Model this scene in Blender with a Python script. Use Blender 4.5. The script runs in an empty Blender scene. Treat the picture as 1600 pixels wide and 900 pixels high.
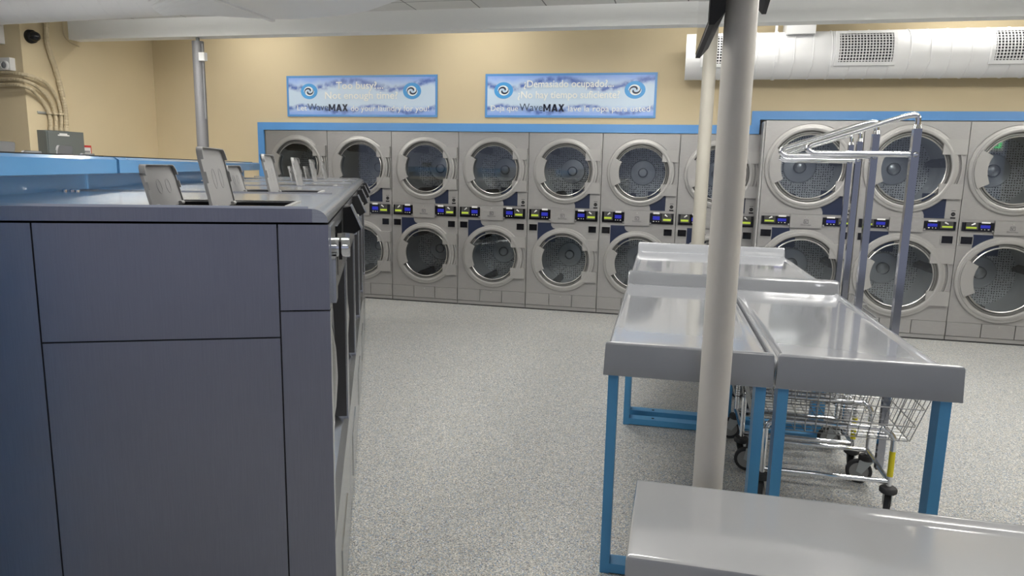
import bpy, bmesh, math, random
from mathutils import Vector, Matrix
random.seed(7)
PI = math.pi
scn = bpy.context.scene
COL = scn.collection

# ------------------------------------------------------------------ camera
cam_d = bpy.data.cameras.new('camera')
cam = bpy.data.objects.new('camera', cam_d)
COL.objects.link(cam)
scn.camera = cam
cam_d.sensor_width = 36.0
cam_d.lens = 1092.6 / 1600 * 36.0
cam_d.clip_start = 0.05
yaw, pitch, roll = map(math.radians, (13.0015, 9.5513, 1.2268))
rt = Vector((math.cos(yaw), math.sin(yaw), 0)); fw = Vector((-math.sin(yaw), math.cos(yaw), 0)); up = Vector((0, 0, 1))
f2 = fw * math.cos(pitch) - up * math.sin(pitch)
u2 = up * math.cos(pitch) + fw * math.sin(pitch)
r3 = rt * math.cos(roll) + u2 * math.sin(roll)
u3 = u2 * math.cos(roll) - rt * math.sin(roll)
M = Matrix((r3, u3, -f2)).transposed().to_4x4()
M.translation = Vector((0, 0, 1.5446))
cam.matrix_world = M

# ------------------------------------------------------------------ world, lights, exposure
w = bpy.data.worlds.new('world'); scn.world = w; w.use_nodes = True
w.node_tree.nodes['Background'].inputs[0].default_value = (0.60, 0.64, 0.80, 1)
w.node_tree.nodes['Background'].inputs[1].default_value = 0.47
scn.view_settings.view_transform = 'Standard'
scn.view_settings.look = 'None'
scn.view_settings.exposure = 0.0
scn.view_settings.gamma = 1.0
scn.view_settings.use_curve_mapping = False

def area_light(name, loc, sx, sy, power, color=(1, .97, .92), rot=(0, 0, 0)):
    d = bpy.data.lights.new(name, 'AREA'); d.shape = 'RECTANGLE'; d.size = sx; d.size_y = sy
    d.energy = power; d.color = color
    o = bpy.data.objects.new(name, d); o.location = loc; o.rotation_euler = rot
    COL.objects.link(o); return o

CEIL = 2.985
CEIL2 = 3.30
FIX_FRONT = [(-4.3, 2.7), (-1.4, 2.7), (1.5, 2.7), (4.4, 2.7), (-4.6, 5.25), (-.55, 5.15), (1.75, 5.15), (4.2, 5.15), (-1.9, -.9), (1.1, -.9)]  # last pair is added: unseen fill behind the camera to brighten front faces
FIX_WALL = [(-4.75, 7.05), (-2.15, 7.05), (0.35, 6.75), (2.55, 7.05)]
P_FRONT, P_UP, P_WALL = 31, 30, 10

# ------------------------------------------------------------------ materials
MATS = {}
def nm(name):
    m = bpy.data.materials.new(name); m.use_nodes = True
    return m, m.node_tree.nodes, m.node_tree.links, m.node_tree.nodes['Principled BSDF']
def mat(name, col, rough=.5, metal=0.0, bump=0.0, bscale=200, coat=0, noise=0.0, nscale=6, spec=.5, emit=None, estr=1):
    if name in MATS: return MATS[name]
    m, N, L, b = nm(name)
    b.inputs['Base Color'].default_value = (*col, 1)
    b.inputs['Roughness'].default_value = rough
    b.inputs['Metallic'].default_value = metal
    b.inputs['Coat Weight'].default_value = coat
    b.inputs['Coat Roughness'].default_value = 0.06
    b.inputs['Specular IOR Level'].default_value = spec
    if emit:
        b.inputs['Emission Color'].default_value = (*emit, 1); b.inputs['Emission Strength'].default_value = estr
    tc = N.new('ShaderNodeTexCoord')
    if noise:
        n = N.new('ShaderNodeTexNoise'); n.inputs['Scale'].default_value = nscale; n.inputs['Detail'].default_value = 4
        L.new(tc.outputs['Object'], n.inputs['Vector'])
        r = N.new('ShaderNodeMapRange'); r.inputs[1].default_value = .3; r.inputs[2].default_value = .7
        r.inputs[3].default_value = 1 - noise; r.inputs[4].default_value = 1 + noise
        L.new(n.outputs[0], r.inputs[0])
        mx = N.new('ShaderNodeMix'); mx.data_type = 'RGBA'; mx.blend_type = 'MULTIPLY'; mx.inputs[0].default_value = 1
        mx.inputs[6].default_value = (*col, 1); L.new(r.outputs[0], mx.inputs[7])
        L.new(mx.outputs[2], b.inputs['Base Color'])
    if bump:
        n = N.new('ShaderNodeTexNoise'); n.inputs['Scale'].default_value = bscale; n.inputs['Detail'].default_value = 2
        L.new(tc.outputs['Object'], n.inputs['Vector'])
        bp = N.new('ShaderNodeBump'); bp.inputs['Strength'].default_value = bump; bp.inputs['Distance'].default_value = .002
        L.new(n.outputs[0], bp.inputs['Height']); L.new(bp.outputs[0], b.inputs['Normal'])
    MATS[name] = m
    return m

def brushed(name, col, rough, metal, stretch=(1, 1, 60), amount=.06):
    m, N, L, b = nm(name)
    tc = N.new('ShaderNodeTexCoord'); mp = N.new('ShaderNodeMapping'); mp.inputs['Scale'].default_value = stretch
    n = N.new('ShaderNodeTexNoise'); n.inputs['Scale'].default_value = 6; n.inputs['Detail'].default_value = 5
    L.new(tc.outputs['Object'], mp.inputs[0]); L.new(mp.outputs[0], n.inputs['Vector'])
    r = N.new('ShaderNodeMapRange'); r.inputs[3].default_value = rough - amount; r.inputs[4].default_value = rough + amount
    L.new(n.outputs[0], r.inputs[0]); L.new(r.outputs[0], b.inputs['Roughness'])
    c = N.new('ShaderNodeMapRange'); c.inputs[1].default_value = .3; c.inputs[2].default_value = .7
    c.inputs[3].default_value = .95; c.inputs[4].default_value = 1.05; L.new(n.outputs[0], c.inputs[0])
    mx = N.new('ShaderNodeMix'); mx.data_type = 'RGBA'; mx.blend_type = 'MULTIPLY'; mx.inputs[0].default_value = 1
    mx.inputs[6].default_value = (*col, 1); L.new(c.outputs[0], mx.inputs[7]); L.new(mx.outputs[2], b.inputs['Base Color'])
    b.inputs['Metallic'].default_value = metal
    return m

def floor_mat():
    m, N, L, b = nm('flake_epoxy_floor')
    tc = N.new('ShaderNodeTexCoord')
    def vor(scale, off):
        mp = N.new('ShaderNodeMapping'); mp.inputs['Location'].default_value = (off, off * .7, 0)
        L.new(tc.outputs['Object'], mp.inputs[0])
        v = N.new('ShaderNodeTexVoronoi'); v.inputs['Scale'].default_value = scale
        L.new(mp.outputs[0], v.inputs['Vector'])
        s = N.new('ShaderNodeSeparateColor'); L.new(v.outputs['Color'], s.inputs[0])
        return s
    s = vor(210, 0)
    cr = N.new('ShaderNodeValToRGB'); cr.color_ramp.interpolation = 'CONSTANT'
    stops = [(0, (.40, .41, .39)), (.25, (.30, .31, .315)), (.43, (.55, .54, .49)), (.60, (.22, .235, .25)),
             (.70, (.44, .39, .31)), (.79, (.22, .30, .42)), (.87, (.66, .65, .62)), (.95, (.10, .105, .12))]
    e = cr.color_ramp.elements
    e[0].position, e[0].color = 0, (*stops[0][1], 1)
    e[1].position, e[1].color = stops[1][0], (*stops[1][1], 1)
    for p, c in stops[2:]:
        x = e.new(p); x.color = (*c, 1)
    L.new(s.outputs[0], cr.inputs[0])
    s2 = vor(420, 3.3)
    mr = N.new('ShaderNodeMapRange'); mr.inputs[3].default_value = .55; mr.inputs[4].default_value = 1.30
    L.new(s2.outputs[1], mr.inputs[0])
    mx = N.new('ShaderNodeMix'); mx.data_type = 'RGBA'; mx.blend_type = 'MULTIPLY'; mx.inputs[0].default_value = 1
    L.new(cr.outputs[0], mx.inputs[6]); L.new(mr.outputs[0], mx.inputs[7])
    L.new(mx.outputs[2], b.inputs['Base Color'])
    b.inputs['Roughness'].default_value = .42
    n = N.new('ShaderNodeTexNoise'); n.inputs['Scale'].default_value = 160
    L.new(tc.outputs['Object'], n.inputs['Vector'])
    bp = N.new('ShaderNodeBump'); bp.inputs['Strength'].default_value = .35; bp.inputs['Distance'].default_value = .003
    L.new(n.outputs[0], bp.inputs['Height']); L.new(bp.outputs[0], b.inputs['Normal'])
    return m

def ceiling_mat():
    m, N, L, b = nm('ceiling_tile')
    tc = N.new('ShaderNodeTexCoord')
    br = N.new('ShaderNodeTexBrick'); br.offset = 0; br.inputs['Scale'].default_value = 1
    br.inputs['Brick Width'].default_value = .61; br.inputs['Row Height'].default_value = .61
    br.inputs['Mortar Size'].default_value = .006
    br.inputs['Color1'].default_value = (.72, .72, .70, 1); br.inputs['Color2'].default_value = (.68, .68, .67, 1)
    br.inputs['Mortar'].default_value = (.22, .22, .22, 1)
    L.new(tc.outputs['Object'], br.inputs['Vector']); L.new(br.outputs[0], b.inputs['Base Color'])
    b.inputs['Roughness'].default_value = .9
    return m

def perforated_mat():
    m, N, L, b = nm('perforated_drum_steel')
    tc = N.new('ShaderNodeTexCoord'); mp = N.new('ShaderNodeMapping'); mp.inputs['Scale'].default_value = (1, 0, 1)
    L.new(tc.outputs['Object'], mp.inputs[0])
    v = N.new('ShaderNodeTexVoronoi'); v.inputs['Scale'].default_value = 42; v.inputs['Randomness'].default_value = .25
    L.new(mp.outputs[0], v.inputs['Vector'])
    cr = N.new('ShaderNodeValToRGB'); cr.color_ramp.elements[0].position = .27; cr.color_ramp.elements[0].color = (.012, .012, .014, 1)
    cr.color_ramp.elements[1].position = .33; cr.color_ramp.elements[1].color = (.78, .78, .78, 1)
    L.new(v.outputs['Distance'], cr.inputs[0]); L.new(cr.outputs[0], b.inputs['Base Color'])
    b.inputs['Metallic'].default_value = .35; b.inputs['Roughness'].default_value = .42
    return m

def glass_mat(name='door_glass', tint=(.60, .63, .65), refl=.10):
    m = bpy.data.materials.new(name); m.use_nodes = True
    N, L = m.node_tree.nodes, m.node_tree.links
    N.remove(N['Principled BSDF']); out = N['Material Output']
    t = N.new('ShaderNodeBsdfTransparent'); t.inputs[0].default_value = (*tint, 1)
    g = N.new('ShaderNodeBsdfGlossy'); g.inputs['Roughness'].default_value = .03; g.inputs[0].default_value = (.9, .95, 1, 1)
    lw = N.new('ShaderNodeLayerWeight'); lw.inputs['Blend'].default_value = .25
    ma = N.new('ShaderNodeMath'); ma.operation = 'MULTIPLY_ADD'; ma.inputs[1].default_value = .8; ma.inputs[2].default_value = refl
    L.new(lw.outputs['Fresnel'], ma.inputs[0])
    ma.use_clamp = True
    mx = N.new('ShaderNodeMixShader'); L.new(ma.outputs[0], mx.inputs[0]); L.new(t.outputs[0], mx.inputs[1]); L.new(g.outputs[0], mx.inputs[2])
    L.new(mx.outputs[0], out.inputs[0])
    return m

def banner_mat():
    # printed splashing-water artwork: pale blue with darker wavy ribbons near the top and the foot
    m, N, L, b = nm('banner_water_print')
    tc = N.new('ShaderNodeTexCoord'); sx = N.new('ShaderNodeSeparateXYZ'); L.new(tc.outputs['Object'], sx.inputs[0])
    def math_(op, a, b_=None, c_=None):
        n = N.new('ShaderNodeMath'); n.operation = op
        for i, v in enumerate((a, b_, c_)):
            if v is None: continue
            if isinstance(v, (int, float)): n.inputs[i].default_value = v
            else: L.new(v, n.inputs[i])
        return n.outputs[0]
    x, z = sx.outputs[0], sx.outputs[2]
    ns = N.new('ShaderNodeTexNoise'); ns.inputs['Scale'].default_value = 9; ns.inputs['Detail'].default_value = 6
    L.new(tc.outputs['Object'], ns.inputs['Vector'])
    nz = math_('MULTIPLY', math_('SUBTRACT', ns.outputs[0], .5), .075)
    def ribbon(zc, amp, freq, ph, wd):
        s = math_('MULTIPLY', math_('SINE', math_('MULTIPLY_ADD', x, freq, ph)), amp)
        d = math_('ABSOLUTE', math_('SUBTRACT', math_('ADD', z, nz), math_('ADD', s, zc)))
        mr = N.new('ShaderNodeMapRange'); mr.interpolation_type = 'SMOOTHSTEP'; mr.inputs[1].default_value = 0; mr.inputs[2].default_value = wd
        mr.inputs[3].default_value = 1; mr.inputs[4].default_value = 0; L.new(d, mr.inputs[0]); return mr.outputs[0]
    r1 = ribbon(.125, .05, 6.0, 2.3, .055); r2 = ribbon(-.145, .035, 7.2, .4, .04)
    up_ = N.new('ShaderNodeMapRange'); up_.inputs[1].default_value = .10; up_.inputs[2].default_value = .19
    L.new(math_('ABSOLUTE', math_('ADD', z, nz)), up_.inputs[0])
    base = N.new('ShaderNodeMix'); base.data_type = 'RGBA'; base.inputs[6].default_value = (.57, .70, .84, 1); base.inputs[7].default_value = (.27, .42, .82, 1)
    L.new(up_.outputs[0], base.inputs[0])
    rb = N.new('ShaderNodeMix'); rb.data_type = 'RGBA'; rb.inputs[7].default_value = (.085, .15, .46, 1); L.new(base.outputs[2], rb.inputs[6])
    ns2 = N.new('ShaderNodeTexNoise'); ns2.inputs['Scale'].default_value = 17; ns2.inputs['Detail'].default_value = 3
    L.new(tc.outputs['Object'], ns2.inputs['Vector'])
    mr2 = N.new('ShaderNodeMapRange'); mr2.inputs[1].default_value = .34; mr2.inputs[2].default_value = .56; L.new(ns2.outputs[0], mr2.inputs[0])
    fac = math_('MULTIPLY', math_('MAXIMUM', r1, r2), math_('MULTIPLY_ADD', mr2.outputs[0], .85, .15))
    L.new(fac, rb.inputs[0])
    L.new(rb.outputs[2], b.inputs['Base Color']); b.inputs['Roughness'].default_value = .35
    return m

FLOOR = floor_mat(); CEILM = ceiling_mat(); PERF = perforated_mat(); GLASS = glass_mat(); BANNER = banner_mat()
WALL = mat('beige_paint', (.60, .505, .33), .75, bump=.15, bscale=90, noise=.02, nscale=2)
WHITE = mat('white_paint', (.74, .745, .74), .55)
SOFFIT = mat('soffit_white_paint', (.88, .89, .88), .6)
DUCT = mat('duct_white_paint', (.84, .845, .85), .42)
BLUE = mat('blue_gloss_laminate', (.095, .26, .50), .16, coat=.3)
TRIMB = mat('blue_trim_paint', (.10, .29, .62), .35)
FRAMEB = mat('blue_powder_coat', (.075, .30, .56), .35)
DRY = brushed('grey_dryer_panel', (.345, .34, .333), .40, .55, (3, 3, 40))
RING = mat('grey_door_ring', (.36, .355, .345), .36, .45)
RECESS = mat('dark_ring_recess', (.16, .16, .155), .35, .6)
RIMCH = mat('bright_steel_rim', (.52, .515, .50), .3, .85)
DRUM = mat('drum_steel', (.68, .69, .69), .34, .5)
NAVY = mat('navy_panel', (.006, .013, .042), .4)
BLACK = mat('black_plastic', (.010, .010, .012), .6, spec=.25)
BLACKG = mat('black_gloss', (.006, .006, .008), .08)
RUBBER = mat('dark_rubber', (.03, .03, .032), .7)
SS = brushed('brushed_stainless_side', (.275, .28, .335), .36, .9, (50, 50, 1.5), .05)
SSTOP = mat('stainless_top', (.72, .72, .71), .19, 1.0)
SSF = mat('stainless_front', (.52, .53, .54), .22, 1.0)
CHROME = mat('chrome', (.82, .83, .85), .07, 1.0)
GALV = mat('zinc_steel', (.50, .53, .54), .35, .8)
LID = mat('grey_plastic_lid', (.29, .29, .29), .5)
TABLE = mat('grey_gelcoat', (.265, .275, .295), .12, coat=.7, spec=.5)
TABLES = mat('grey_gelcoat_bench', (.35, .355, .365), .14, coat=.6)
POLE = mat('pole_warm_white', (.52, .50, .465), .45)
POLED = mat('pole_grey_steel', (.19, .19, .20), .5, .2)
CONDUIT = mat('beige_conduit', (.50, .42, .28), .5)
ELEC = mat('grey_enamel', (.13, .145, .14), .5)
WHITEP = mat('white_plastic', (.75, .75, .74), .4)
RED = mat('red_print', (.55, .04, .04), .5)
YEL = mat('yellow_label', (.72, .62, .02), .5)
SCR = mat('blue_display', (.01, .01, .08), .3, emit=(.02, .03, .55), estr=.55)
LCD = mat('green_display', (.1, .12, .02), .3, emit=(.48, .62, .05), estr=.75)
TVS = mat('tv_screen_glass', (.02, .02, .02), .04, spec=1.0, coat=1)
DIFF = mat('light_diffuser', (.9, .9, .88), .5, emit=(1, .97, .9), estr=5)
GREENL = mat('green_exit_letters', (.02, .4, .08), .4, emit=(.03, .9, .2), estr=4.0)
GRID = mat('grille_dark', (.05, .05, .06), .7)
DARKGAP = mat('dark_gap', (.02, .02, .022), .6)
LOGOB = mat('logo_blue', (.07, .34, .72), .4)
INK = mat('navy_ink', (.01, .018, .05), .4)
INKG = mat('grey_ink', (.12, .12, .13), .4)
PRINTW = mat('white_print', (.90, .91, .88), .4)

# ------------------------------------------------------------------ mesh helpers
def B(): return bmesh.new()
def obj(name, bm, m, parent=None, smooth=False, loc=None, bevel=0, seg=2):
    if bevel:
        es = [e for e in bm.edges if len(e.link_faces) == 2 and e.calc_face_angle(0) > .5]
        bmesh.ops.bevel(bm, geom=es, offset=bevel, segments=seg, affect='EDGES', profile=.6)
    bmesh.ops.recalc_face_normals(bm, faces=bm.faces)
    me = bpy.data.meshes.new(name); bm.to_mesh(me); bm.free()
    for mm in (m if isinstance(m, (list, tuple)) else [m]): me.materials.append(mm)
    if smooth:
        for p in me.polygons: p.use_smooth = True
        try: me.set_sharp_from_angle(angle=math.radians(38))
        except Exception: pass
    o = bpy.data.objects.new(name, me); COL.objects.link(o)
    if parent: o.parent = parent
    if loc: o.location = loc
    return o
def thing(name, label, cat, loc=(0, 0, 0), rz=0, group=None):
    o = bpy.data.objects.new(name, None); COL.objects.link(o); o.empty_display_size = .1
    o.location = loc; o.rotation_euler = (0, 0, rz); tag(o, label, cat, group); return o
def tag(o, label, cat, group=None):
    o['label'] = label; o['category'] = cat
    if group: o['group'] = group
    return o
def struct(name, bm, m, **k):
    o = obj(name, bm, m, **k); o['kind'] = 'structure'; return o
def dup(root, loc=None, label=None):
    r = root.copy(); COL.objects.link(r)
    if loc is not None: r.location = loc
    if label: r['label'] = label
    def rec(a, b_):
        for ch in list(a.children):
            c = ch.copy(); COL.objects.link(c); c.parent = b_; rec(ch, c)
    rec(root, r); return r
def box(bm, x0, x1, y0, y1, z0, z1, mi=0):
    v = [bm.verts.new(p) for p in ((x0, y0, z0), (x1, y0, z0), (x1, y1, z0), (x0, y1, z0), (x0, y0, z1), (x1, y0, z1), (x1, y1, z1), (x0, y1, z1))]
    for q in ((0, 3, 2, 1), (4, 5, 6, 7), (0, 1, 5, 4), (1, 2, 6, 5), (2, 3, 7, 6), (3, 0, 4, 7)):
        f = bm.faces.new([v[i] for i in q]); f.material_index = mi
    return v
def frame_of(d):
    d = d.normalized(); a = Vector((0, 0, 1)) if abs(d.z) < .9 else Vector((1, 0, 0))
    x = d.cross(a).normalized(); return x, d.cross(x).normalized()
def tube(bm, pts, r, n=8, caps=True, mi=0):
    pts = [Vector(p) for p in pts]; rings = []
    x = None
    for i, p in enumerate(pts):
        if i == 0: d = pts[1] - pts[0]
        elif i == len(pts) - 1: d = pts[-1] - pts[-2]
        else: d = (pts[i + 1] - p).normalized() + (p - pts[i - 1]).normalized()
        d.normalize()
        if x is None: x, y = frame_of(d)
        else:
            x = (x - d * x.dot(d)).normalized(); y = d.cross(x)
        rr = r[i] if isinstance(r, (list, tuple)) else r
        rings.append([bm.verts.new(p + x * rr * math.cos(2 * PI * k / n) + y * rr * math.sin(2 * PI * k / n)) for k in range(n)])
    for a, b_ in zip(rings, rings[1:]):
        for k in range(n):
            bm.faces.new((a[k], a[(k + 1) % n], b_[(k + 1) % n], b_[k])).material_index = mi
    if caps:
        bm.faces.new(rings[0][::-1]).material_index = mi; bm.faces.new(rings[-1]).material_index = mi
def fillet(pts, r, n=5):
    pts = [Vector(p) for p in pts]; out = [pts[0]]
    for i in range(1, len(pts) - 1):
        a = (pts[i - 1] - pts[i]); b_ = (pts[i + 1] - pts[i])
        t = min(r, a.length * .45, b_.length * .45)
        p0 = pts[i] + a.normalized() * t; p1 = pts[i] + b_.normalized() * t
        for k in range(n + 1):
            s = k / n; out.append(p0 * (1 - s) ** 2 + pts[i] * 2 * s * (1 - s) + p1 * s * s)
    out.append(pts[-1]); return out
def lathe(bm, prof, origin, axis, n=48, a0=0, a1=2 * PI, mi=0):
    # prof: list of (radius, height along axis)
    o = Vector(origin); ax = Vector(axis).normalized()
    if abs(ax.y) > .9: x, y = Vector((1, 0, 0)), Vector((0, 0, 1))
    elif abs(ax.x) > .9: x, y = Vector((0, 1, 0)), Vector((0, 0, 1))
    else: x, y = Vector((1, 0, 0)), Vector((0, 1, 0))
    full = abs(a1 - a0 - 2 * PI) < 1e-6; m_ = n if full else n + 1
    rings = []
    for r, h in prof:
        if r < 1e-6: rings.append([bm.verts.new(o + ax * h)])
        else:
            rings.append([bm.verts.new(o + ax * h + (x * math.cos(a0 + (a1 - a0) * k / n) + y * math.sin(a0 + (a1 - a0) * k / n)) * r) for k in range(m_)])
    for a, b_ in zip(rings, rings[1:]):
        for k in range(m_ if full else n):
            k2 = (k + 1) % m_
            if len(a) == 1 and len(b_) == 1: continue
            if len(a) == 1: f = bm.faces.new((a[0], b_[k], b_[k2]))
            elif len(b_) == 1: f = bm.faces.new((a[k], a[k2], b_[0]))
            else: f = bm.faces.new((a[k], a[k2], b_[k2], b_[k]))
            f.material_index = mi
    return rings
def prism(bm, poly, fn, d0, d1, mi=0):
    # poly 2-D points, fn(a, b, d) -> 3-D
    lo = [bm.verts.new(fn(a, b_, d0)) for a, b_ in poly]; hi = [bm.verts.new(fn(a, b_, d1)) for a, b_ in poly]
    n = len(poly)
    bm.faces.new(lo).material_index = mi; bm.faces.new(hi[::-1]).material_index = mi
    for k in range(n): bm.faces.new((lo[k], hi[k], hi[(k + 1) % n], lo[(k + 1) % n])).material_index = mi
XZ = lambda a, b_, d: (a, d, b_)     # outline in x,z, extruded along y
YZ = lambda a, b_, d: (d, a, b_)     # outline in y,z, extruded along x
XY = lambda a, b_, d: (a, b_, d)
def lettering(text, size, xc, zc, y, m, parent, name='lettering', width=None, bold=0.0, align='CENTER', facing=1, label=None):
    cu = bpy.data.curves.new('lettering', 'FONT'); cu.body = text; cu.size = size; cu.extrude = .0008; cu.offset = bold
    cu.align_x = align; cu.align_y = 'CENTER'; cu.resolution_u = 3
    t = bpy.data.objects.new('lettering', cu); COL.objects.link(t)
    bpy.context.view_layer.update()
    dg = bpy.context.evaluated_depsgraph_get(); me = bpy.data.meshes.new_from_object(t.evaluated_get(dg))
    bpy.data.objects.remove(t)
    xs = [v.co.x for v in me.vertices]; wd = max(xs) - min(xs)
    sx = (width / wd) if width else 1
    me.transform(Matrix.Diagonal((sx, 1, 1, 1)))
    me.transform(Matrix.Rotation(PI / 2, 4, 'X'))
    if facing < 0: me.transform(Matrix.Rotation(PI, 4, 'Z'))
    me.materials.clear(); me.materials.append(m)
    o = bpy.data.objects.new(name, me); COL.objects.link(o); o.location = (xc, y, zc)
    if parent: o.parent = parent
    if label: o['label'] = label
    return o

# ================================================================== SETTING
YW = 7.621
bm = B(); box(bm, -9.2, 7.5, -4.2, 8.4, -.1, 0); struct('floor', bm, FLOOR)
bm = B()
box(bm, -6.31, -4.828, YW, YW + .15, 0, CEIL2)              # left of the dryer bay
box(bm, -4.828, .69, YW, YW + .15, 1.958, CEIL2)            # above the smaller dryers
box(bm, .69, 7.5, YW, YW + .15, 2.10, CEIL2)                # above the larger dryers
box(bm, 4.60, 7.5, YW, YW + .15, 0, 2.10)
struct('wall_back', bm, WALL)
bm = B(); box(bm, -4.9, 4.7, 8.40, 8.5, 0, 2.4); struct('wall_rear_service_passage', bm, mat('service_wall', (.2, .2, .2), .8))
bm = B(); box(bm, -9.2, -6.31, 5.83, YW + .15, 0, CEIL2); struct('wall_left', bm, WALL)
bm = B(); box(bm, -9.3, -9.2, -4.2, 5.83, 0, CEIL2); struct('wall_left_far', bm, WALL)
bm = B(); box(bm, 7.5, 7.6, -4.2, YW + .15, 0, CEIL2); struct('wall_right', bm, WALL)
bm = B(); box(bm, -9.2, 7.5, -4.2, 6.42, CEIL, CEIL + .05); struct('ceiling', bm, CEILM)
bm = B(); box(bm, -9.2, 7.5, 6.55, YW + .15, CEIL2, CEIL2 + .05); struct('ceiling_rear', bm, WHITE)
bm = B(); box(bm, -6.31, 7.5, 6.40, 6.55, 2.80, CEIL2 + .05); struct('ceiling_beam', bm, SOFFIT, bevel=.012)
# blue trim round the dryer bay
bm = B()
y0, y1 = YW - .018, YW + .002
box(bm, -4.905, -4.825, y0, y1, 0, 2.045)
box(bm, -4.825, .69, y0, y1, 1.958, 2.045)
box(bm, .69, .772, y0, y1, 1.958, 2.185)
box(bm, .772, 4.68, y0, y1, 2.10, 2.185)
box(bm, 4.60, 4.68, y0, y1, 0, 2.10)
struct('trim_1', bm, TRIMB)
bm = B(); box(bm, .79, .808, 7.415, 7.60, 0, 2.07); struct('trim_2', bm, mat('filler_strip_grey', (.3, .3, .3), .5))

# ================================================================== CEILING LIGHTS
def ceiling_light(x, y, z, sx, sy, power, label, group):
    t = thing('ceiling_light', label, 'light', (x, y, z), 0, group)
    bm = B(); 
    for a in (-1, 1):
        box(bm, a * sx / 2 - .02, a * sx / 2 + .02, -sy / 2 - .02, sy / 2 + .02, -.035, 0)
        box(bm, -sx / 2 + .02, sx / 2 - .02, a * sy / 2 - .02, a * sy / 2 + .02, -.035, 0)
    obj('light_frame', bm, WHITEP, t)
    bm = B(); box(bm, -sx / 2 + .02, sx / 2 - .02, -sy / 2 + .02, sy / 2 - .02, -.022, -.004); obj('light_diffuser', bm, DIFF, t)
    l = area_light('lamp_glow', (0, 0, -.04), sx - .06, sy - .06, power); l.parent = t
    if z < CEIL - .05:
        l = area_light('added_uplight', (0, 0, .012), sx - .06, sy - .06, P_UP, rot=(PI, 0, 0)); l.parent = t  # upward fill added to brighten the ceiling and duct
        for a in (-1, 1):
            bm = B(); tube(bm, [(a * sx * .4, 0, 0), (a * sx * .4, 0, CEIL - z)], .006, 8); obj('suspension_rod', bm, WHITEP, t)
    return t
pos = ['far left', 'centre left', 'centre right', 'far right']
for i, (x, y) in enumerate(FIX_FRONT):
    ceiling_light(x, y, 2.87, 1.2, .22, P_FRONT * (.27 if y < 0 else .86 if y < 3 else 1.35), 'white hanging linear light in the %s, %s of its row' % ('added fill row behind the viewer' if y < 0 else 'middle row' if y < 3 else 'row nearer the dryers', pos[i % 4] if y > 0 else ('left', 'right')[i - 8]), 'hanging linear lights')
for i, (x, y) in enumerate(FIX_WALL):
    ceiling_light(x, y, CEIL2, 1.0, .12, P_WALL, 'slim wall-washing ceiling light above the dryer wall, %s of its row' % pos[i], 'wall-washing lights')

# ================================================================== DRYERS
def rect_hole(bm, x0, x1, z0, z1, cx, cz, r, y, n=64):
    cir = []; rec = []
    for k in range(n):
        a = 2 * PI * k / n; c, s = math.cos(a), math.sin(a)
        cir.append(bm.verts.new((cx + r * c, y, cz + r * s)))
        tx = ((x1 - cx) / c if c > 1e-9 else (x0 - cx) / c if c < -1e-9 else 1e9)
        tz = ((z1 - cz) / s if s > 1e-9 else (z0 - cz) / s if s < -1e-9 else 1e9)
        t_ = min(tx, tz); rec.append(bm.verts.new((cx + t_ * c, y, cz + t_ * s)))
    for k in range(n):
        k2 = (k + 1) % n; bm.faces.new((cir[k], cir[k2], rec[k2], rec[k]))
        a, b_ = rec[k].co, rec[k2].co
        if abs(a.x - b_.x) > 1e-6 and abs(a.z - b_.z) > 1e-6:
            cxn = x1 if max(a.x, b_.x) > cx and (abs(a.x - x1) < 1e-6 or abs(b_.x - x1) < 1e-6) else x0
            czn = z1 if (abs(a.z - z1) < 1e-6 or abs(b_.z - z1) < 1e-6) else z0
            v = bm.verts.new((cxn, y, czn)); bm.faces.new((rec[k], rec[k2], v))
def sector(bm, cx, cz, r0, r1, a0, a1, ya, yb, n=10):
    pts = [(cx + r1 * math.cos(a0 + (a1 - a0) * k / n), cz + r1 * math.sin(a0 + (a1 - a0) * k / n)) for k in range(n + 1)]
    pts += [(cx + r0 * math.cos(a1 + (a0 - a1) * k / n), cz + r0 * math.sin(a1 + (a0 - a1) * k / n)) for k in range(n + 1)]
    prism(bm, pts, XZ, ya, yb)

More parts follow.
